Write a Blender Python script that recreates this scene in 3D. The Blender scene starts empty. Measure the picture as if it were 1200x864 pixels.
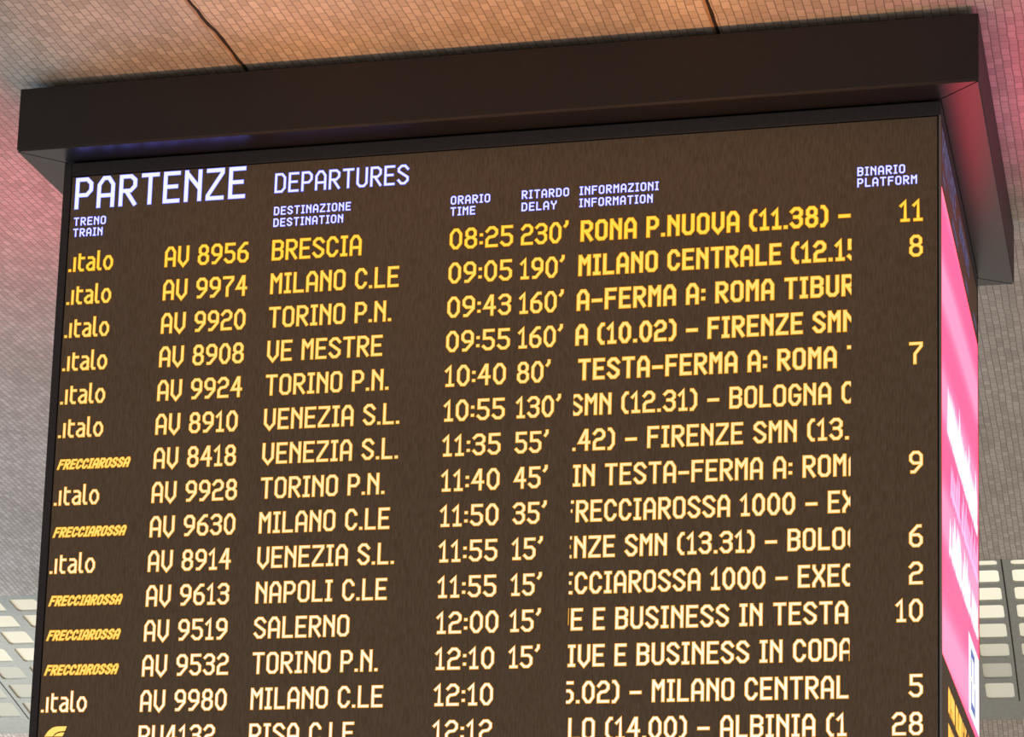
import bpy, bmesh, math, random
from mathutils import Vector, Matrix

random.seed(7)
SC = bpy.context.scene
COL = SC.collection
R = math.radians
OX, OZ = -1.8, 5.6                      # board coordinates -> hall coordinates


def W(x, y, z):
    return Vector((x + OX, y, z + OZ))


# ------------------------------------------------------------------ camera
cam_d = bpy.data.cameras.new('camera')
cam = bpy.data.objects.new('camera', cam_d)
COL.objects.link(cam)
SC.camera = cam
cam_d.sensor_fit = 'HORIZONTAL'
cam_d.sensor_width = 36.0
cam_d.lens = 3205.70 / 1200 * 36
cam_d.shift_x = (600 - 562.08) / 1200
cam_d.shift_y = (834.34 - 432) / 1200
cam_d.clip_end = 200
cam.location = W(4.2213, -9.0163, -4.0156)
cam.rotation_euler = (R(101.0325), R(-1.7577), R(14.1967))

# ------------------------------------------------------------------ world, lamps, exposure
SC.view_settings.view_transform = 'Standard'
SC.view_settings.look = 'None'
SC.view_settings.gamma = 1.0
SC.view_settings.use_curve_mapping = False
SC.view_settings.exposure = 0.0

world = bpy.data.worlds.new('station_hall_light')
SC.world = world
world.use_nodes = True
wb = world.node_tree.nodes['Background']
wb.inputs['Color'].default_value = (1.0, 0.875, 0.77, 1)
wb.inputs['Strength'].default_value = 0.51


def lamp(name, kind, loc, target, energy, color, **kw):
    d = bpy.data.lights.new(name, kind)
    d.energy = energy
    d.color = color
    for k, v in kw.items():
        setattr(d, k, v)
    o = bpy.data.objects.new(name, d)
    COL.objects.link(o)
    o.location = loc
    o.rotation_euler = (Vector(target) - Vector(loc)).to_track_quat('-Z', 'Y').to_euler()
    return o


# warm spots added to tint the ceiling orange; cool light from the far left
for ux_ in (0.85, 1.55, 2.25, 2.95):
    lamp('added_warm_spot', 'SPOT', W(ux_, -0.60, -4.8), W(ux_, -0.42, 0.3), 520, (1.0, 0.37, 0.08),
         spot_size=R(20), spot_blend=1.0, shadow_soft_size=0.06)
# unseen pink spot added to tint the ceiling right of the hood
lamp('added_pink_spot', 'SPOT', W(6.3, 0.5, -3.3), W(3.80, 0.75, 0.3), 400, (1.0, 0.06, 0.44),
     spot_size=R(30), spot_blend=1.0, shadow_soft_size=0.25)
lamp('added_window_spot', 'SPOT', W(-6.6, 3.8, -4.6), W(-3.1, 7.6, -0.4), 1600, (1.0, 0.97, 0.90),  # added spot, brightens the concrete grid of the left window
     spot_size=R(27), spot_blend=1.0, shadow_soft_size=0.4)
lamp('hall_daylight', 'AREA', W(-9.0, 3.5, -3.6), W(-2.2, 3.5, 0.2), 620, (0.42, 0.70, 1.0),
     shape='RECTANGLE', size=4.0, size_y=3.0)


# ------------------------------------------------------------------ materials
def mat(name, color, rough=0.5, metal=0.0, spec=0.5, emit=None, estr=0.0):
    m = bpy.data.materials.new(name)
    m.use_nodes = True
    b = m.node_tree.nodes['Principled BSDF']
    b.inputs['Base Color'].default_value = (*color, 1)
    b.inputs['Roughness'].default_value = rough
    b.inputs['Metallic'].default_value = metal
    b.inputs['Specular IOR Level'].default_value = spec
    if emit:
        b.inputs['Emission Color'].default_value = (*emit, 1)
        b.inputs['Emission Strength'].default_value = estr
    return m


def nodes_of(m):
    nt = m.node_tree
    return nt, nt.nodes['Principled BSDF'], nt.nodes.new, nt.links.new


def painted(name, color, rough, scale=60, amp=0.25, spec=0.5):
    """paint with a faint mottle"""
    m = mat(name, color, rough, spec=spec)
    nt, b, N, L = nodes_of(m)
    tc = N('ShaderNodeTexCoord')
    no = N('ShaderNodeTexNoise')
    no.inputs['Scale'].default_value = scale
    no.inputs['Detail'].default_value = 3
    L(tc.outputs['Object'], no.inputs['Vector'])
    cr = N('ShaderNodeValToRGB')
    cr.color_ramp.elements[0].position = 0.3
    cr.color_ramp.elements[1].position = 0.7
    cr.color_ramp.elements[0].color = (*[c * (1 - amp) for c in color], 1)
    cr.color_ramp.elements[1].color = (*[c * (1 + amp) for c in color], 1)
    L(no.outputs['Fac'], cr.inputs['Fac'])
    L(cr.outputs['Color'], b.inputs['Base Color'])
    return m


def mosaic_material():
    m = mat('ceiling_mosaic', (0.4, 0.35, 0.3), 0.55, spec=0.35)
    nt, b, N, L = nodes_of(m)
    uv = N('ShaderNodeUVMap')
    uv.uv_map = 'arc'
    wob = N('ShaderNodeTexNoise')
    wob.inputs['Scale'].default_value = 9
    L(uv.outputs['UV'], wob.inputs['Vector'])
    vm = N('ShaderNodeVectorMath')
    vm.operation = 'SCALE'
    vm.inputs['Scale'].default_value = 0.012
    L(wob.outputs['Color'], vm.inputs[0])
    add = N('ShaderNodeVectorMath')
    L(uv.outputs['UV'], add.inputs[0])
    L(vm.outputs[0], add.inputs[1])
    br = N('ShaderNodeTexBrick')
    br.offset = 0.5
    br.inputs['Scale'].default_value = 1.0
    br.inputs['Brick Width'].default_value = 0.056
    br.inputs['Row Height'].default_value = 0.031
    br.inputs['Mortar Size'].default_value = 0.0022
    br.inputs['Mortar Smooth'].default_value = 0.3
    br.inputs['Bias'].default_value = 0.0
    br.inputs['Color1'].default_value = (0.45, 0.387, 0.33, 1)
    br.inputs['Color2'].default_value = (0.60, 0.525, 0.455, 1)
    br.inputs['Mortar'].default_value = (0.27, 0.23, 0.20, 1)
    L(add.outputs[0], br.inputs['Vector'])
    big = N('ShaderNodeTexNoise')
    big.inputs['Scale'].default_value = 1.3
    big.inputs['Detail'].default_value = 5
    L(uv.outputs['UV'], big.inputs['Vector'])
    cr = N('ShaderNodeValToRGB')
    cr.color_ramp.elements[0].position = 0.3
    cr.color_ramp.elements[0].color = (0.84, 0.82, 0.80, 1)
    cr.color_ramp.elements[1].position = 0.7
    cr.color_ramp.elements[1].color = (1.08, 1.07, 1.06, 1)
    L(big.outputs['Fac'], cr.inputs['Fac'])
    mul = N('ShaderNodeMix')
    mul.data_type = 'RGBA'
    mul.blend_type = 'MULTIPLY'
    mul.inputs[0].default_value = 1
    L(br.outputs['Color'], mul.inputs[6])
    L(cr.outputs['Color'], mul.inputs[7])
    L(mul.outputs[2], b.inputs['Base Color'])
    bp = N('ShaderNodeBump')
    bp.inputs['Strength'].default_value = 0.5
    bp.inputs['Distance'].default_value = 0.003
    bp.invert = True
    L(br.outputs['Fac'], bp.inputs['Height'])
    L(bp.outputs['Normal'], b.inputs['Normal'])
    return m


def screen_material():
    """unlit LED matrix: brown-black dots in fine vertical columns"""
    m = mat('led_matrix', (0.12, 0.08, 0.05), 0.6, spec=0.15)
    nt, b, N, L = nodes_of(m)
    tc = N('ShaderNodeTexCoord')
    mp = N('ShaderNodeMapping')
    mp.inputs['Scale'].default_value = (150, 150, 28)
    L(tc.outputs['Object'], mp.inputs['Vector'])
    no = N('ShaderNodeTexNoise')
    no.inputs['Scale'].default_value = 1.0
    no.inputs['Detail'].default_value = 2
    L(mp.outputs['Vector'], no.inputs['Vector'])
    cr = N('ShaderNodeValToRGB')
    cr.color_ramp.elements[0].position = 0.3
    cr.color_ramp.elements[0].color = (0.132, 0.096, 0.062, 1)
    cr.color_ramp.elements[1].position = 0.7
    cr.color_ramp.elements[1].color = (0.182, 0.138, 0.100, 1)
    L(no.outputs['Fac'], cr.inputs['Fac'])
    L(cr.outputs['Color'], b.inputs['Base Color'])
    return m


def advert_material():
    """lit pink poster picture of soft folds"""
    m = mat('advert_picture', (0.02, 0.02, 0.02), 0.4)
    nt, b, N, L = nodes_of(m)
    tc = N('ShaderNodeTexCoord')
    mp = N('ShaderNodeMapping')
    mp.inputs['Rotation'].default_value = (R(-6), 0, 0)
    mp.inputs['Scale'].default_value = (1, 0.35, 1.0)
    L(tc.outputs['Object'], mp.inputs['Vector'])
    no = N('ShaderNodeTexWave')
    no.bands_direction = 'Z'
    no.inputs['Scale'].default_value = 0.75
    no.inputs['Distortion'].default_value = 2.2
    no.inputs['Detail'].default_value = 1
    no.inputs['Detail Scale'].default_value = 0.7
    L(mp.outputs['Vector'], no.inputs['Vector'])
    cr = N('ShaderNodeValToRGB')
    e = cr.color_ramp.elements
    e[0].position = 0.15
    e[0].color = (1.0, 0.026, 0.075, 1)
    e[1].position = 0.85
    e[1].color = (1.0, 0.072, 0.130, 1)
    x = e.new(0.5)
    x.color = (1.0, 0.040, 0.094, 1)
    L(no.outputs['Fac'], cr.inputs['Fac'])
    L(cr.outputs['Color'], b.inputs['Emission Color'])
    b.inputs['Emission Strength'].default_value = 4.6
    return m


M = {}
M['mosaic'] = mosaic_material()
M['concrete'] = painted('window_concrete', (0.36, 0.36, 0.31), 0.7, 30, 0.06)
M['hood'] = painted('hood_paint', (0.0155, 0.0125, 0.0142), 0.6, 80, 0.15)
M['soffit'] = painted('soffit_gloss', (0.014, 0.012, 0.013), 0.32, 40, 0.08, spec=0.85)
M['bezel'] = painted('bezel_paint', (0.040, 0.038, 0.043), 0.5, 50, 0.1, spec=0.25)
M['edge'] = mat('bezel_edge', (0.25, 0.24, 0.24), 0.4, 0.6)
M['body'] = mat('cabinet_black', (0.012, 0.011, 0.011), 0.5)
M['led'] = screen_material()
M['advert'] = advert_material()
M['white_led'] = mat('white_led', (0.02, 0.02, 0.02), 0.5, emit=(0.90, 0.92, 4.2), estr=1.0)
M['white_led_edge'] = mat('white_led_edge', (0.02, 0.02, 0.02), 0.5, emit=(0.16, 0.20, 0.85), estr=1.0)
M['dim_led'] = mat('white_led_grazing', (0.02, 0.02, 0.02), 0.5, emit=(0.085, 0.075, 0.16), estr=1.0)  # white LED with its grazing-angle fall-off put into a dim violet colour
M['advert_white'] = mat('advert_white', (0.02, 0.02, 0.02), 0.5, emit=(0.95, 0.92, 1.0), estr=1.1)
M['advert_lilac'] = mat('advert_lilac', (0.02, 0.02, 0.02), 0.5, emit=(0.95, 0.55, 0.90), estr=1.0)
M['advert_blue'] = mat('advert_blue', (0.02, 0.02, 0.02), 0.5, emit=(0.12, 0.18, 0.50), estr=1.0)
M['groove'] = mat('joint_dark', (0.018, 0.012, 0.010), 0.9)  # dark colour of the joint strips
M['sealant'] = painted('joint_sealant', (0.36, 0.22, 0.12), 0.7, 200, 0.3)
M['steel'] = mat('screw_steel', (0.01, 0.01, 0.01), 0.4)
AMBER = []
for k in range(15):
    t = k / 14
    core = (1.30 + 0.25 * t, 0.76 + 0.24 * t, 0.07 + 0.78 * t ** 1.05)  # paler towards the lower rows: exposure difference put into the LED colour
    edge = (1.0 + 0.1 * t, 0.39 + 0.10 * t, 0.003 + 0.03 * t)  # outer stroke colour, paints the lens halo around the amber letters
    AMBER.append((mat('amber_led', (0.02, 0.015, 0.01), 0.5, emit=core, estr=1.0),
                  mat('amber_led_halo', (0.02, 0.015, 0.01), 0.5, emit=edge, estr=1.0)))


# ------------------------------------------------------------------ mesh helpers
def obj(name, bm, mats, parent=None, bevel=0.0, solid=0.0):
    me = bpy.data.meshes.new(name)
    bmesh.ops.recalc_face_normals(bm, faces=bm.faces) if solid == 0 and bevel >= 0 and name != 'ceiling' else None
    bm.to_mesh(me)
    bm.free()
    for m in (mats if isinstance(mats, (list, tuple)) else [mats]):
        me.materials.append(m)
    o = bpy.data.objects.new(name, me)
    COL.objects.link(o)
    if parent:
        o.parent = parent
        o.matrix_parent_inverse = Matrix.Identity(4)
    if bevel > 0:
        md = o.modifiers.new('bevel', 'BEVEL')
        md.width = bevel
        md.segments = 2
        md.limit_method = 'ANGLE'
    if solid:
        md = o.modifiers.new('solid', 'SOLIDIFY')
        md.thickness = solid
        md.offset = -1
    return o


def box(bm, a, b, mi=0):
    (x0, y0, z0), (x1, y1, z1) = a, b
    v = [bm.verts.new(p) for p in ((x0, y0, z0), (x1, y0, z0), (x1, y1, z0), (x0, y1, z0),
                                   (x0, y0, z1), (x1, y0, z1), (x1, y1, z1), (x0, y1, z1))]
    for q in ((0, 3, 2, 1), (4, 5, 6, 7), (0, 1, 5, 4), (1, 2, 6, 5), (2, 3, 7, 6), (3, 0, 4, 7)):
        f = bm.faces.new([v[i] for i in q])
        f.material_index = mi


def slab(bm, poly, z0, z1):
    lo = [bm.verts.new((x, y, z0)) for x, y in poly]
    hi = [bm.verts.new((x, y, z1)) for x, y in poly]
    n = len(poly)
    bm.faces.new(lo[::-1])
    bm.faces.new(hi)
    for i in range(n):
        j = (i + 1) % n
        bm.faces.new((lo[i], lo[j], hi[j], hi[i]))


def structure(o, label, cat):
    o['kind'] = 'structure'
    o['label'] = label
    o['category'] = cat
    return o


# ------------------------------------------------------------------ board sizes (metres)
WH, HH, DH = 3.6, 0.2528, 2.068        # hood width, height, depth
FO, SO, BO = 0.1323, 0.1421, 0.0958    # hood overhang in front, at the sides, at the back
WB, DB = WH - 2 * SO, DH - FO - BO     # cabinet width and depth
HB = 2.50                              # cabinet height below the hood
ZC = HH + 0.030                        # ceiling height above the hood's underside


def prof(y):
    return ZC - 0.0017 * max(0.0, y) ** 3 + 0.020 * min(1.0, max(0.0, y) / 4)


# ------------------------------------------------------------------ ceiling
ROWS = [(6.399, 6.567), (6.621, 6.794), (6.843, 7.022), (7.077, 7.262), (7.328, 7.497), (7.569, 7.756), (7.811, 8.004)]
WIN_L = (-5.66, -1.40, 6.345, 8.22)
WIN_R = (2.53, 5.07, 6.262, 8.25)

ys = [-9.0, -6.0, -3.0, -1.5, -0.5, 0.0]
y = 0.0
while y < 10.8:
    y += 0.2
    ys.append(round(y, 3))
ys = sorted(set(ys + [WIN_L[2], WIN_L[3], WIN_R[2], WIN_R[3]]))
xs = sorted({-9.0, -7.0, WIN_L[0], WIN_L[1], 0.0, WIN_R[0], WIN_R[1], 7.0, 9.0})
arc = [0.0]
for i in range(1, len(ys)):
    arc.append(arc[-1] + math.hypot(ys[i] - ys[i - 1], prof(ys[i]) - prof(ys[i - 1])))
bm = bmesh.new()
uvl = bm.loops.layers.uv.new('arc')
g = {}
for i, X in enumerate(xs):
    for j, Y in enumerate(ys):
        g[i, j] = bm.verts.new(W(X, Y, prof(Y)))
for i in range(len(xs) - 1):
    for j in range(len(ys) - 1):
        hole = False
        for w in (WIN_L, WIN_R):
            if w[0] - 1e-6 <= xs[i] and xs[i + 1] <= w[1] + 1e-6 and w[2] - 1e-6 <= ys[j] and ys[j + 1] <= w[3] + 1e-6:
                hole = True
        if hole:
            continue
        idx = [(i, j), (i, j + 1), (i + 1, j + 1), (i + 1, j)]       # normal faces down
        f = bm.faces.new([g[q] for q in idx])
        f.smooth = True
        for lp, (a, b) in zip(f.loops, idx):
            lp[uvl].uv = (arc[b], xs[a])
ceiling = obj('ceiling', bm, M['mosaic'], solid=0.12)
structure(ceiling, 'curved station ceiling covered in small beige and brown mosaic tiles', 'ceiling')


# joints across the mosaic
def joint(name, X, label, seed):
    rnd = random.Random(seed)
    bm = bmesh.new()
    pts = []
    Y = -2.2
    while Y < 0.42:
        jog = 0.010 if Y > -0.28 and seed == 1 else 0.0
        pts.append((X + jog + rnd.uniform(-0.0025, 0.0025), Y, 0.0062 + rnd.uniform(-0.002, 0.002)))
        Y += 0.06
    for (a, b) in zip(pts[:-1], pts[1:]):
        for mi, (u0, u1, dz) in enumerate(((-1, 1, 0.0020), (-2.6, -1, 0.0014))):
            q = [W(a[0] + a[2] * u0, a[1], prof(a[1]) - dz), W(a[0] + a[2] * u1, a[1], prof(a[1]) - dz),
                 W(b[0] + b[2] * u1, b[1], prof(b[1]) - dz), W(b[0] + b[2] * u0, b[1], prof(b[1]) - dz)]
            lo = [bm.verts.new(p) for p in q]
            hi = [bm.verts.new(p + Vector((0, 0, 0.004))) for p in q]
            bm.faces.new(lo[::-1]).material_index = mi
            bm.faces.new(hi).material_index = mi
            for k in range(4):
                bm.faces.new((lo[k], lo[(k + 1) % 4], hi[(k + 1) % 4], hi[k])).material_index = mi
    o = obj(name, bm, [M['groove'], M['sealant']])
    structure(o, label, 'ceiling joint')


joint('trim_1', 0.879, 'ragged dark expansion joint in the mosaic near the left of the hood', 1)
joint('trim_2', 2.675, 'dark expansion joint in the mosaic near the right of the hood', 2)


# windows let into the ceiling: concrete grid with recessed glass panes
PANE_E = {-1: 0.82, 0: 0.92, 1: 0.86, 2: 0.80, 3: 0.64, 4: 0.47, 5: 0.30, 6: 0.45}
PANE_M = {}


def pane_mat(k, left):
    key = (k, left)
    if key not in PANE_M:
        s = PANE_E[k] if not left else (0.80 if k < 4 else 0.32)
        m = mat('pane_glass', (0.34, 0.34, 0.29), 0.45, emit=(1.0, 0.92, 0.70) if not left else (1.0, 0.86, 0.60), estr=s * (0.92 if not left else 0.62))
        PANE_M[key] = m
    return PANE_M[key]


def window(name, ext, line, pitch, lo, hi, rows, label, left):
    """line: x of one joint; panes span line+lo .. line+hi, repeated with the pitch"""
    x0, x1, y0, y1 = ext
    k0 = math.ceil((x0 - line - lo) / pitch)
    cells = []
    k = k0
    while line + k * pitch + hi < x1:
        cells.append((line + k * pitch + lo, line + k * pitch + hi, k))
        k += 1
    bx = sorted({x0, x1} | {c[0] for c in cells} | {c[1] for c in cells})
    by = sorted({y0, y1} | {r[0] for r in rows} | {r[1] for r in rows})
    xin = {c[0] for c in cells}
    yin = {r[0] for r in rows}
    bm = bmesh.new()
    P = lambda X, Y, d=0: W(X, Y, prof(Y) + d)
    gv = {}

    def V(X, Y):
        key = (round(X, 5), round(Y, 5))
        if key not in gv:
            gv[key] = bm.verts.new(P(X, Y))
        return gv[key]
    for a, b in zip(bx[:-1], bx[1:]):
        for c, d in zip(by[:-1], by[1:]):
            if a in xin and c in yin:
                r = 0.020
                for (X, Y, sx, sy) in ((a, c, 1, 1), (b, c, -1, 1), (b, d, -1, -1), (a, d, 1, -1)):
                    m1 = V(X + sx * r * 0.30, Y + sy * r * 0.30)
                    f1 = [V(X, Y), V(X, Y + sy * r), m1]
                    f2 = [V(X, Y), m1, V(X + sx * r, Y)]
                    if sx * sy < 0:
                        f1.reverse()
                        f2.reverse()
                    bm.faces.new(f1)
                    bm.faces.new(f2)
            else:
                bm.faces.new([V(a, c), V(a, d), V(b, d), V(b, c)])
    frame = obj(name, bm, M['concrete'], solid=0.03)
    structure(frame, label, 'window')
    # thin dark joint lines of the grid
    bm = bmesh.new()
    for (ca, cb, k) in cells:
        X = line + k * pitch
        if left and k % 2:
            continue
        n = 8
        ya = 7.33 if left else y0
        yy = [ya + (8.03 - ya) * i / n for i in range(n + 1)]
        for a, b in zip(yy[:-1], yy[1:]):
            lo4 = [bm.verts.new(P(X + s, Y, -0.0015)) for s, Y in ((-.0035, a), (.0035, a), (.0035, b), (-.0035, b))]
            hi4 = [bm.verts.new(P(X + s, Y, 0.002)) for s, Y in ((-.0035, a), (.0035, a), (.0035, b), (-.0035, b))]
            bm.faces.new(lo4)
            bm.faces.new(hi4)
            for i in range(4):
                bm.faces.new((lo4[i], lo4[(i + 1) % 4], hi4[(i + 1) % 4], hi4[i]))
    obj('joint_line', bm, M['groove'], frame)
    for (ca, cb, k) in cells:
        for r in rows:
            bm = bmesh.new()
            e = 0.012
            q = [(ca - e, r[0] - e), (ca - e, r[1] + e), (cb + e, r[1] + e), (cb + e, r[0] - e)]
            lo4 = [bm.verts.new(P(X, Y, 0.012)) for X, Y in q]
            hi4 = [bm.verts.new(P(X, Y, 0.022)) for X, Y in q]
            bm.faces.new(lo4)
            bm.faces.new(hi4[::-1])
            for i in range(4):
                bm.faces.new((lo4[i], hi4[i], hi4[(i + 1) % 4], lo4[(i + 1) % 4]))
            ri = ROWS.index(r) if r in ROWS else -1
            obj('pane', bm, pane_mat(ri, left), frame)


window('window_1', WIN_L, -2.885, 0.25, 0.035, 0.215, ROWS,
       'pale concrete grid of bright glass panes left of the board', True)
window('window_2', WIN_R, 3.28, 0.25, 0.050, 0.225, [(6.275, 6.350)] + ROWS,
       'grey concrete grid of cream glass panes right of the board', False)


# ------------------------------------------------------------------ stroke lettering
# each glyph: width of the centre line, strokes on a grid 10 high; a trailing True closes the stroke
G = {
    'A': (5, [[(0, 0), (0, 7.6), (1.6, 10), (3.4, 10), (5, 7.6), (5, 0)], [(0, 3.7), (5, 3.7)]]),
    'B': (5, [[(0, 0), (0, 10), (3.6, 10), (5, 8.8), (5, 6.6), (3.7, 5.4), (5, 4.2), (5, 1.3), (3.6, 0), (0, 0)], [(0, 5.4), (3.7, 5.4)]]),
    'C': (5, [[(5, 7.8), (5, 8.0), (3.4, 10), (1.6, 10), (0, 8), (0, 2), (1.6, 0), (3.4, 0), (5, 2.0), (5, 2.2)]]),
    'D': (5, [[(0, 0), (0, 10), (3.4, 10), (5, 8), (5, 2), (3.4, 0), (0, 0)]]),
    'E': (4.6, [[(4.6, 10), (0, 10), (0, 0), (4.6, 0)], [(0, 5.2), (3.9, 5.2)]]),
    'F': (4.6, [[(4.6, 10), (0, 10), (0, 0)], [(0, 5.2), (3.9, 5.2)]]),
    'G': (5, [[(5, 8.0), (3.4, 10), (1.6, 10), (0, 8), (0, 2), (1.6, 0), (3.4, 0), (5, 2), (5, 4.6), (2.8, 4.6)]]),
    'I': (2.4, [[(1.2, 0), (1.2, 10)], [(0, 0), (2.4, 0)], [(0, 10), (2.4, 10)]]),
    'L': (4.4, [[(0, 10), (0, 0), (4.4, 0)]]),
    'M': (5, [[(0, 0), (0, 10)], [(0.5, 9.3), (2.5, 6.5), (4.5, 9.3)], [(5, 10), (5, 0)]]),
    'N': (4.8, [[(0, 0), (0, 10)], [(0.5, 9.2), (4.4, 4.3)], [(4.8, 0), (4.8, 10)]]),
    'O': (5, [[(0, 1.5), (0, 8.5), (1.3, 10), (3.7, 10), (5, 8.5), (5, 1.5), (3.7, 0), (1.3, 0), True]]),
    'P': (5, [[(0, 0), (0, 10), (3.5, 10), (5, 8.4), (5, 6.0), (3.5, 4.3), (0, 4.3)]]),
    'R': (5, [[(0, 0), (0, 10), (3.5, 10), (5, 8.6), (5, 6.4), (3.5, 4.8), (0, 4.8)], [(2.0, 4.6), (5, 0)]]),
    'S': (5, [[(5, 8.2), (3.5, 10), (1.5, 10), (0, 8.5), (0, 7.0), (5, 3.4), (5, 1.6), (3.4, 0), (1.5, 0), (0, 1.8)]]),
    'T': (5, [[(0, 10), (5, 10)], [(2.5, 10), (2.5, 0)]]),
    'U': (5, [[(0, 10), (0, 1.6), (1.4, 0), (3.6, 0), (5, 1.6), (5, 10)]]),
    'V': (5, [[(0, 10), (0, 2.6), (2.5, -0.4), (5, 2.6), (5, 10)]]),
    'X': (5, [[(0, 10), (0, 8.8), (5, 1.2), (5, 0)], [(5, 10), (5, 8.8), (0, 1.2), (0, 0)]]),
    'Y': (5, [[(0, 10), (0, 8), (2.5, 5), (5, 8), (5, 10)], [(2.5, 5), (2.5, 0)]]),
    'Z': (5, [[(0, 10), (5, 10), (5, 9.0), (0, 1.0), (0, 0), (5, 0)]]),
    '0': (5, [[(0, 2.4), (0, 7.6), (1.7, 10), (3.3, 10), (5, 7.6), (5, 2.4), (3.3, 0), (1.7, 0), True]]),
    '1': (3.4, [[(0, 7.9), (1.9, 10), (1.9, 0)], [(0.4, 0), (3.4, 0)]]),
    '2': (5, [[(0, 8.2), (1.5, 10), (3.5, 10), (5, 8.5), (5, 6.6), (3.8, 5.2), (1.2, 4.8), (0, 3.4), (0, 0), (5, 0)]]),
    '3': (5, [[(0, 8.6), (1.4, 10), (3.6, 10), (5, 8.6), (5, 6.8), (3.6, 5.4), (5, 3.9), (5, 1.6), (3.5, 0), (1.4, 0), (0, 1.6)], [(1.6, 5.4), (3.6, 5.4)]]),
    '4': (5, [[(3.8, 0), (3.8, 10), (3.2, 10), (0, 3.6), (5, 3.6)]]),
    '5': (5, [[(4.8, 10), (0.3, 10), (0.3, 5.8), (3.6, 5.8), (5, 4.4), (5, 1.6), (3.5, 0), (1.4, 0), (0, 1.4)]]),
    '6': (5, [[(4.4, 10), (3.2, 10), (0, 6.2), (0, 1.6), (1.4, 0), (3.6, 0), (5, 1.6), (5, 4.0), (3.6, 5.5), (0, 5.5)]]),
    '7': (5, [[(0, 10), (5, 10), (5, 8.6), (2.0, 4.6), (2.0, 0)]]),
    '8': (5, [[(1.5, 5.3), (0.3, 6.6), (0.3, 8.6), (1.5, 10), (3.5, 10), (4.7, 8.6), (4.7, 6.6), (3.5, 5.3), (5, 3.9), (5, 1.5), (3.6, 0), (1.4, 0), (0, 1.5), (0, 3.9), True], [(1.5, 5.3), (3.5, 5.3)]]),
    '9': (5, [[(0.6, 0), (1.8, 0), (5, 3.8), (5, 8.4), (3.6, 10), (1.4, 10), (0, 8.4), (0, 6.0), (1.4, 4.5), (5, 4.5)]]),
    '.': (0.2, [[(0, 0.1), (0.2, 0.1)]]),
    ':': (0.2, [[(0, 2.0), (0.2, 2.0)], [(0, 6.4), (0.2, 6.4)]]),
    "'": (0.9, [[(0.9, 10.6), (0.9, 9.6), (0, 8.4)]]),
    '-': (4.0, [[(0, 4.3), (4.0, 4.3)]]),
    '–': (4.6, [[(0, 4.3), (4.6, 4.3)]]),
    '(': (2.2, [[(2.2, 10.2), (1.6, 10.2), (0, 7.8), (0, 2.2), (1.6, -0.2), (2.2, -0.2)]]),
    ')': (2.2, [[(0, 10.2), (0.6, 10.2), (2.2, 7.8), (2.2, 2.2), (0.6, -0.2), (0, -0.2)]]),
    # lower-case letters of the operator mark
    'i': (0.4, [[(0.2, 0), (0.2, 7)]]),
    't': (3.0, [[(0.3, 9), (0.3, 1.4), (1.4, 0), (2.6, 0)], [(0.3, 7), (3.0, 7)]]),
    'a': (4.2, [[(0.8, 7), (3.0, 7), (4.2, 5.8), (4.2, 0)], [(4.2, 4.3), (1.6, 3.8), (0, 2.4), (0, 1.2), (1.2, 0), (2.6, 0), (4.2, 1.2)]]),
    'l': (1.6, [[(0.1, 10.2), (0.1, 1.2), (0.8, 0), (1.6, 0)]]),
    'o': (4.8, [[(0, 2.2), (0, 4.8), (1.5, 7), (3.3, 7), (4.8, 4.8), (4.8, 2.2), (3.3, 0), (1.5, 0), True]]),
}
SPACE = 4.2


def stroke_quads(pts, hw, hwx=None):
    """mitred ribbon of half width hw around a polyline"""
    closed = pts[-1] is True
    p = [Vector(q) for q in (pts[:-1] if closed else pts)]
    n = len(p)
    if not closed:
        d0 = (p[0] - p[1]).normalized()
        d1 = (p[-1] - p[-2]).normalized()
        p[0] = p[0] + d0 * hw
        p[-1] = p[-1] + d1 * hw
    L, Rr = [], []
    for i in range(n):
        a = p[(i - 1) % n] if (closed or i > 0) else None
        b = p[(i + 1) % n] if (closed or i < n - 1) else None
        d1 = (p[i] - a).normalized() if a is not None else None
        d2 = (b - p[i]).normalized() if b is not None else None
        d1 = d1 or d2
        d2 = d2 or d1
        n1 = Vector((-d1.y, d1.x))
        n2 = Vector((-d2.y, d2.x))
        m = n1 + n2
        m = m.normalized() if m.length > 1e-5 else n1
        k = hw / max(0.55, m.dot(n1))
        L.append(p[i] + m * k)
        Rr.append(p[i] - m * k)
    out = []
    for i in range(n if closed else n - 1):
        j = (i + 1) % n
        out.append([L[i], Rr[i], Rr[j], L[j]])
    return out


def clip_x(poly, x, keep_right):
    out = []
    for i in range(len(poly)):
        a, b = poly[i], poly[(i + 1) % len(poly)]
        ia = (a.x >= x) if keep_right else (a.x <= x)
        ib = (b.x >= x) if keep_right else (b.x <= x)
        if ia:
            out.append(a)
        if ia != ib:
            t = (x - a.x) / (b.x - a.x)
            out.append(a + (b - a) * t)
    return out


def natural(text, su, gap=1.0):
    """outer width in grid units; su = stroke width in units"""
    x = 0.0
    for c in text:
        x += SPACE if c == ' ' else G[c][0] + su + gap
    return x - gap


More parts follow.
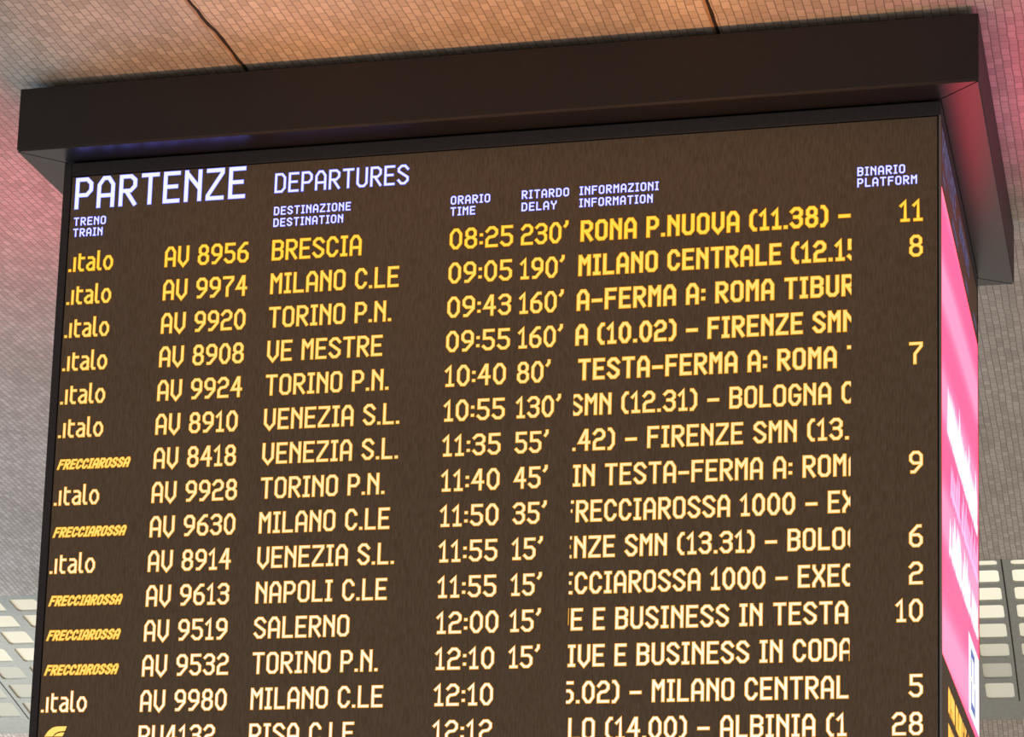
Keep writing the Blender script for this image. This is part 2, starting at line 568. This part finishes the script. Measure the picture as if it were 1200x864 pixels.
def text_bm(text, x0, base, cap, sw, place, ux=None, width=None, clip=None, core=0.62, shear=0.0, right=None, gap=1.0):
    """x0: outer left; base: outer bottom; cap: outer height; sw: stroke width in metres"""
    uy = (cap - sw) / 10
    su = sw / uy
    if width:
        ux = width / natural(text, su, gap)
    elif ux is None:
        ux = uy
    if right is not None:
        x0 = right - natural(text, su, gap) * ux
    bm = bmesh.new()
    x = 0.0
    for c in text:
        if c == ' ':
            x += SPACE
            continue
        w, strokes = G[c]
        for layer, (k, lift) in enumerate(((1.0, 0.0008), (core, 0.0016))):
            for s in strokes:
                q = [True if e is True else (e[0] * ux, e[1] * uy) for e in s]
                for quad in stroke_quads(q, sw / 2 * k):
                    poly = []
                    for v in quad:
                        vx = v.x + x0 + (x + su / 2) * ux
                        vy = v.y + base + sw / 2
                        poly.append(Vector((vx + shear * (vy - base), vy)))
                    if clip:
                        poly = clip_x(poly, clip[0], True)
                        if len(poly) >= 3:
                            poly = clip_x(poly, clip[1], False)
                    if len(poly) < 3:
                        continue
                    f = bm.faces.new([bm.verts.new(place(v.x, v.y, lift)) for v in poly])
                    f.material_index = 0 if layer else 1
        x += w + su + gap
    return bm


# ------------------------------------------------------------------ the departure board
board = bpy.data.objects.new('departure_board', None)
COL.objects.link(board)
board.location = W(WH / 2, DH / 2, -HB)
board.empty_display_size = 0.3
board['label'] = 'large dark electronic departures board with amber train times hanging from the mosaic ceiling'
board['category'] = 'departure board'
BASE = Vector((WH / 2, DH / 2, -HB))


def B(x, y, z):
    return Vector((x, y, z)) - BASE


def bpart(name, bm, mats, parent=None, bevel=0.0):
    bmesh.ops.translate(bm, verts=bm.verts, vec=-BASE)
    return obj(name, bm, mats, parent or board, bevel)


# hood
bm = bmesh.new()
box(bm, (0, 0, 0.006), (WH, DH, HH))
hood = bpart('hood', bm, M['hood'], bevel=0.004)
bm = bmesh.new()
box(bm, (0.30, 0.40, HH), (WH - 0.30, DH - 0.30, prof(DH) + 0.03))
bpart('mounting_neck', bm, M['body'])

# soffit: four mitred panels with thin gaps
o0, o1 = (0.004, 0.004), (WH - 0.004, DH - 0.004)
i0, i1 = (SO - 0.002, FO - 0.002), (WH - SO + 0.002, DH - BO + 0.002)
gp = 0.004
for poly in (
    [(o0[0] + gp, o0[1]), (o1[0] - gp, o0[1]), (i1[0] - gp, i0[1]), (i0[0] + gp, i0[1])],
    [(o1[0], o0[1] + gp), (o1[0], o1[1] - gp), (i1[0], i1[1] - gp), (i1[0], i0[1] + gp)],
    [(o1[0] - gp, o1[1]), (o0[0] + gp, o1[1]), (i0[0] + gp, i1[1]), (i1[0] - gp, i1[1])],
    [(o0[0], o1[1] - gp), (o0[0], o0[1] + gp), (i0[0], i0[1] + gp), (i0[0], i1[1] - gp)],
):
    bm = bmesh.new()
    slab(bm, poly, 0.0, 0.006)
    bpart('soffit_panel', bm, M['soffit'])
bm = bmesh.new()
bmesh.ops.create_cone(bm, cap_ends=True, segments=12, radius1=0.006, radius2=0.005, depth=0.004,
                      matrix=Matrix.Translation((0.118, 0.24, -0.001)))
bpart('screw', bm, M['steel'])

# cabinet body (slightly smaller than the frames in front of it)
ins = 0.014
bm = bmesh.new()
box(bm, (SO + ins, FO + ins, -HB), (WH - SO - ins, DH - BO - ins, 0.0))
bpart('cabinet', bm, M['body'])

# front bezel
LB, TB, RB = 0.0300, 0.0575, 3.3050
bm = bmesh.new()
yf0, yf1 = FO, FO + ins + 0.004
box(bm, (SO, yf0, -HB), (SO + LB, yf1, -0.007))
box(bm, (SO + LB + 0.001, yf0, -TB), (WH - SO - 0.001, yf1, -0.007))
box(bm, (SO + LB + 0.001, yf0, -HB), (WH - SO - 0.001, yf1, -HB + 0.05))
bpart('front_bezel', bm, M['bezel'], bevel=0.0015)
bm = bmesh.new()
box(bm, (SO + RB + 0.004, yf0, -HB + 0.051), (WH - SO, yf1, -TB - 0.001))
bpart('corner_trim', bm, M['edge'])

# front screen
bm = bmesh.new()
box(bm, (SO + LB + 0.005, FO + 0.003, -HB + 0.055), (SO + RB - 0.002, FO + 0.016, -TB - 0.005))
front = bpart('front_screen', bm, M['led'])


def on_front(x, z, lift):
    return Vector((SO + x, FO + 0.003 - lift, z))


def letters(name, bm, mats, parent, label=None):
    o = bpart(name, bm, mats, parent)
    if label:
        o['label'] = label
    return o


WHITE = [M['white_led'], M['white_led_edge']]
letters('heading_text', text_bm('PARTENZE', 0.049, -0.1945, 0.129, 0.0185, on_front, width=0.688, core=0.8, gap=1.3), WHITE, front,
        'large white heading reading PARTENZE')
letters('heading_text', text_bm('DEPARTURES', 0.850, -0.1835, 0.0805, 0.0120, on_front, width=0.5236, core=0.66), WHITE, front,
        'white heading reading DEPARTURES')
for txt, x0, x1, b in (('TRENO', .0505, .1834, -.2605), ('TRAIN', .0505, .1722, -.3050),
                       ('DESTINAZIONE', .852, 1.1537, -.2705), ('DESTINATION', .852, 1.1259, -.3165),
                       ('ORARIO', 1.535, 1.6864, -.2745), ('TIME', 1.535, 1.6314, -.3180),
                       ('RITARDO', 1.803, 1.9815, -.2710), ('DELAY', 1.803, 1.9367, -.3180),
                       ('INFORMAZIONI', 2.0185, 2.3115, -.2705), ('INFORMATION', 2.0185, 2.2906, -.3170),
                       ('BINARIO', 3.0225, 3.1925, -.2675), ('PLATFORM', 3.0225, 3.2342, -.3095)):
    letters('column_title', text_bm(txt, x0, b, 0.0345, 0.0068, on_front, width=x1 - x0, core=0.68, gap=1.2), WHITE, front,
            'small white column title reading ' + txt)

CAP, SW = 0.0822, 0.0128
UY = (CAP - SW) / 10
SU = SW / UY
Z1, DZ = -0.4487, 0.1310
UN = 0.3337 / natural('AV 8956', SU)
UD = 0.4973 / natural('MILANO C.LE', SU)
UT = 0.2408 / natural('08:25', SU)
UL = 0.1766 / natural("230'", SU)

TABLE = [
    ('italo', 'AV 8956', 'BRESCIA', '08:25', "230'", '11'),
    ('italo', 'AV 9974', 'MILANO C.LE', '09:05', "190'", '8'),
    ('italo', 'AV 9920', 'TORINO P.N.', '09:43', "160'", ''),
    ('italo', 'AV 8908', 'VE MESTRE', '09:55', "160'", ''),
    ('italo', 'AV 9924', 'TORINO P.N.', '10:40', "80'", '7'),
    ('italo', 'AV 8910', 'VENEZIA S.L.', '10:55', "130'", ''),
    ('FR', 'AV 8418', 'VENEZIA S.L.', '11:35', "55'", ''),
    ('italo', 'AV 9928', 'TORINO P.N.', '11:40', "45'", '9'),
    ('FR', 'AV 9630', 'MILANO C.LE', '11:50', "35'", ''),
    ('italo', 'AV 8914', 'VENEZIA S.L.', '11:55', "15'", '6'),
    ('FR', 'AV 9613', 'NAPOLI C.LE', '11:55', "15'", '2'),
    ('FR', 'AV 9519', 'SALERNO', '12:00', "15'", '10'),
    ('FR', 'AV 9532', 'TORINO P.N.', '12:10', "15'", ''),
    ('italo', 'AV 9980', 'MILANO C.LE', '12:10', '', '5'),
    ('FS', 'RV4132', 'PISA C.LE', '12:12', '', '28'),
]
# scrolling notes: text before the anchor, anchored text, outer left and right of the anchored text, text after
INFO = [
    ('', 'RONA P.NUOVA (11.38) –', 2.0260, 3.0014, ''),
    ('', 'MILANO CENTRALE', 2.0213, 2.7574, ' (12.15'),
    ('', 'A-FERMA A: ROMA', 2.0182, 2.7335, ' TIBURTINA'),
    ('', 'A (10.02) – FIRENZE', 2.0167, 2.8357, ' SMN'),
    ('', 'TESTA-FERMA A: ROMA', 2.0293, 2.9557, ' T'),
    ('S', 'MN (12.31) – BOLOGNA', 2.0574, 2.9368, ' C'),
    ('', '.42) – FIRENZE SMN (13.', 2.0139, 2.9992, ''),
    ('', 'IN TESTA-FERMA', 2.0203, 2.7004, ' A: ROMA'),
    ('F', 'RECCIAROSSA 1000', 2.0343, 2.8143, ' – EXEC'),
    ('E', 'NZE SMN (13.31) – BOLO', 2.0308, 2.9888, 'GNA'),
    ('E', 'CCIAROSSA 1000 – EXE', 2.0371, 2.9701, 'C'),
    ('V', 'E E BUSINESS IN TESTA', 2.0256, 3.0000, ''),
    ('', 'IVE E BUSINESS IN COD', 2.0181, 2.9622, 'A'),
    ('5.', '02) – MILANO CENTRAL', 2.0723, 3.0022, 'E'),
    ('L', 'O (14.00) – ALBINIA', 2.0755, 2.8905, ' (1'),
]


def poly_bm(polys, place, lift=0.001, mi=0):
    bm = bmesh.new()
    for p in polys:
        f = bm.faces.new([bm.verts.new(place(x, z, lift)) for x, z in p])
        f.material_index = mi
    return bm


def train_mark(kind, z, amb):
    if kind == 'italo':
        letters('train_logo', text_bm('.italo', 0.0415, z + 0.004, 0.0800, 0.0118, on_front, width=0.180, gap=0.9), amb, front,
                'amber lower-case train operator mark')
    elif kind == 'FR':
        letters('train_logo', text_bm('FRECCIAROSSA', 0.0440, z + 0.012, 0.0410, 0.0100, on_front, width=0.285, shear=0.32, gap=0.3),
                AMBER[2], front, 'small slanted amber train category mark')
    else:
        polys = [[(0.062, z + .046), (0.075, z + .066), (0.092, z + .079), (0.110, z + .083), (0.1475, z + .083), (0.1415, z + .066), (0.118, z + .064), (0.104, z + .058), (0.094, z + .046)],
                 [(0.098, z + .046), (0.110, z + .056), (0.124, z + .060), (0.1395, z + .060), (0.1330, z + .046)],
                 [(0.056, z + .036), (0.062, z + .041), (0.086, z + .041), (0.078, z + .022), (0.072, z), (0.044, z)],
                 [(0.090, z + .041), (0.1300, z + .041), (0.1235, z + .026), (0.100, z + .026), (0.096, z), (0.080, z)]]
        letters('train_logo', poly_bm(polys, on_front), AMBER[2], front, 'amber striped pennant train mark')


for k, (mark, num, dest, tim, dly, plat) in enumerate(TABLE):
    z = Z1 - DZ * k
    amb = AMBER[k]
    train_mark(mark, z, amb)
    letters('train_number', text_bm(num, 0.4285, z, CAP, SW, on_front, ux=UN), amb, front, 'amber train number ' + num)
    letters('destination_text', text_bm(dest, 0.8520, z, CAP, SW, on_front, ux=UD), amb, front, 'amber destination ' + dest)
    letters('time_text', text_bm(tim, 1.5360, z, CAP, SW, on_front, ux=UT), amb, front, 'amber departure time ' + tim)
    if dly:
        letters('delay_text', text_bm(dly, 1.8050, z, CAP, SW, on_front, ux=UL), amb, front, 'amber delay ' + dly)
    pre, mid, xl, xr, post = INFO[k]
    sw = SW * (1.2 if k < 5 else 1.06)
    su = sw / ((CAP - sw) / 10)
    ux = (xr - xl) / natural(mid, su)
    lead = (natural(pre, su) + 1.0) * ux if pre else 0.0
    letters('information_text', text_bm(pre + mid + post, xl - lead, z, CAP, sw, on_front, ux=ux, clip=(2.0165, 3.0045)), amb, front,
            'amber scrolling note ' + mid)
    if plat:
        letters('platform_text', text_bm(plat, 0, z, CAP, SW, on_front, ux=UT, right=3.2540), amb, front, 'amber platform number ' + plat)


# side screens
def side(sign):
    XS = WH - SO if sign > 0 else SO

    def place(y, z, lift):
        yy = FO + y if sign > 0 else FO + DB - y
        return Vector((XS + sign * (-0.003 + lift), yy, z))

    def slabx(bm, y0, y1, z0, z1, d0, d1):
        a, b = place(y0, z0, d0), place(y1, z1, d1)
        lo = [min(a[i], b[i]) for i in range(3)]
        hi = [max(a[i], b[i]) for i in range(3)]
        box(bm, lo, hi)
    bm = bmesh.new()
    slabx(bm, 0.019, 0.030, -HB, -0.007, -0.012, 0.003)
    slabx(bm, DB - 0.030, DB - 0.019, -HB, -0.007, -0.012, 0.003)
    slabx(bm, 0.0305, DB - 0.0305, -TB, -0.007, -0.012, 0.003)
    slabx(bm, 0.0305, DB - 0.0305, -HB, -HB + 0.05, -0.012, 0.003)
    bpart('side_bezel', bm, M['bezel'])
    bm = bmesh.new()
    slabx(bm, 0.031, DB - 0.031, -HB + 0.052, -TB - 0.003, -0.013, 0.0)
    scr = bpart('side_screen', bm, M['led'])
    bm = bmesh.new()
    slabx(bm, 0.033, DB - 0.032, -1.985, -0.305, -0.002, 0.0012)
    ad = bpart('advert', bm, M['advert'], scr)
    ad['label'] = 'glowing pink poster picture with white handwriting'
    return place, scr


place_r, side_r = side(1)
place_l, side_l = side(-1)


def on_side(y, z, lift):
    return place_r(y, z, lift + 0.0012)


# headings and rows of the right-hand screen
DIM = [M['dim_led'], M['dim_led']]
letters('heading_text', text_bm('PARTENZE', 0.10, -0.1945, 0.129, 0.0185, place_r, width=0.60), DIM, side_r, 'white heading on the side screen, tinted dim violet for the grazing view')
letters('heading_text', text_bm('DEPARTURES', 0.85, -0.1835, 0.0805, 0.012, place_r, width=0.50), DIM, side_r, 'white second heading on the side screen, tinted dim violet for the grazing view')
for txt, x0, x1, b in (('TRENO', .10, .23, -.2605), ('DESTINAZIONE', .52, .80, -.2705), ('ORARIO', 1.15, 1.30, -.2745), ('BINARIO', 1.58, 1.75, -.2675)):
    letters('column_title', text_bm(txt, x0, b, 0.0345, 0.0072, place_r, width=x1 - x0), DIM, side_r)
for k, z in ((13, Z1 - DZ * 13 + 0.006), (14, Z1 - DZ * 14 + 0.006)):
    for name, txt, x0, w in (('train_number', TABLE[k][1], 0.30, 0.27), ('destination_text', TABLE[k][2], 0.62, 0.50),
                             ('time_text', TABLE[k][3], 1.20, 0.24), ('platform_text', TABLE[k][5], 1.62, 0.10)):
        letters(name, text_bm(txt, x0, z, 0.094, 0.022, place_r, width=w), AMBER[2], side_r)

# white handwriting on the advert: two slanting lines of looping strokes
rnd = random.Random(3)


def script_line(y0, y1, z, h, sw):
    bm = bmesh.new()
    y = y0
    while y < y1:
        w = rnd.uniform(0.05, 0.085)
        top = h * rnd.choice((0.62, 0.62, 1.0, 0.68))
        pts = [(y, z), (y + w * 0.45, z + top), (y + w * 0.62, z + top * 0.9), (y + w * 0.40, z + 0.02), (y + w, z + 0.01)]
        for q in stroke_quads(pts, sw / 2):
            bm.faces.new([bm.verts.new(on_side(v.x, v.y, 0.001)) for v in q])
        y += w * (1.0 if rnd.random() > 0.16 else 1.7)
    return bm


letters('advert_writing', script_line(0.29, 1.74, -1.12, 0.20, 0.046), M['advert_white'], side_r, 'upper line of white handwriting on the pink poster')
letters('advert_writing', script_line(0.42, 1.74, -1.33, 0.15, 0.026), M['advert_lilac'], side_r, 'middle line of lilac handwriting on the pink poster')
letters('advert_writing', script_line(0.36, 1.74, -1.55, 0.15, 0.042), M['advert_white'], side_r, 'lower line of white handwriting on the pink poster')
letters('advert_logo', poly_bm([[(1.25, -1.955), (1.800, -1.955), (1.800, -1.640), (1.25, -1.640)]], on_side), M['advert_white'], side_r,
        'white square logo patch on the pink poster')
bm = bmesh.new()
for pts in ([(1.36, -1.70), (1.36, -1.78)], [(1.36, -1.70), (1.52, -1.70), (1.52, -1.78)], [(1.36, -1.83), (1.36, -1.91), (1.54, -1.91), (1.54, -1.83)]):
    for q in stroke_quads(pts, 0.016):
        bm.faces.new([bm.verts.new(on_side(v.x, v.y, 0.0022)) for v in q])
letters('advert_logo', bm, M['advert_blue'], side_r, 'blue lettering on the white logo patch')
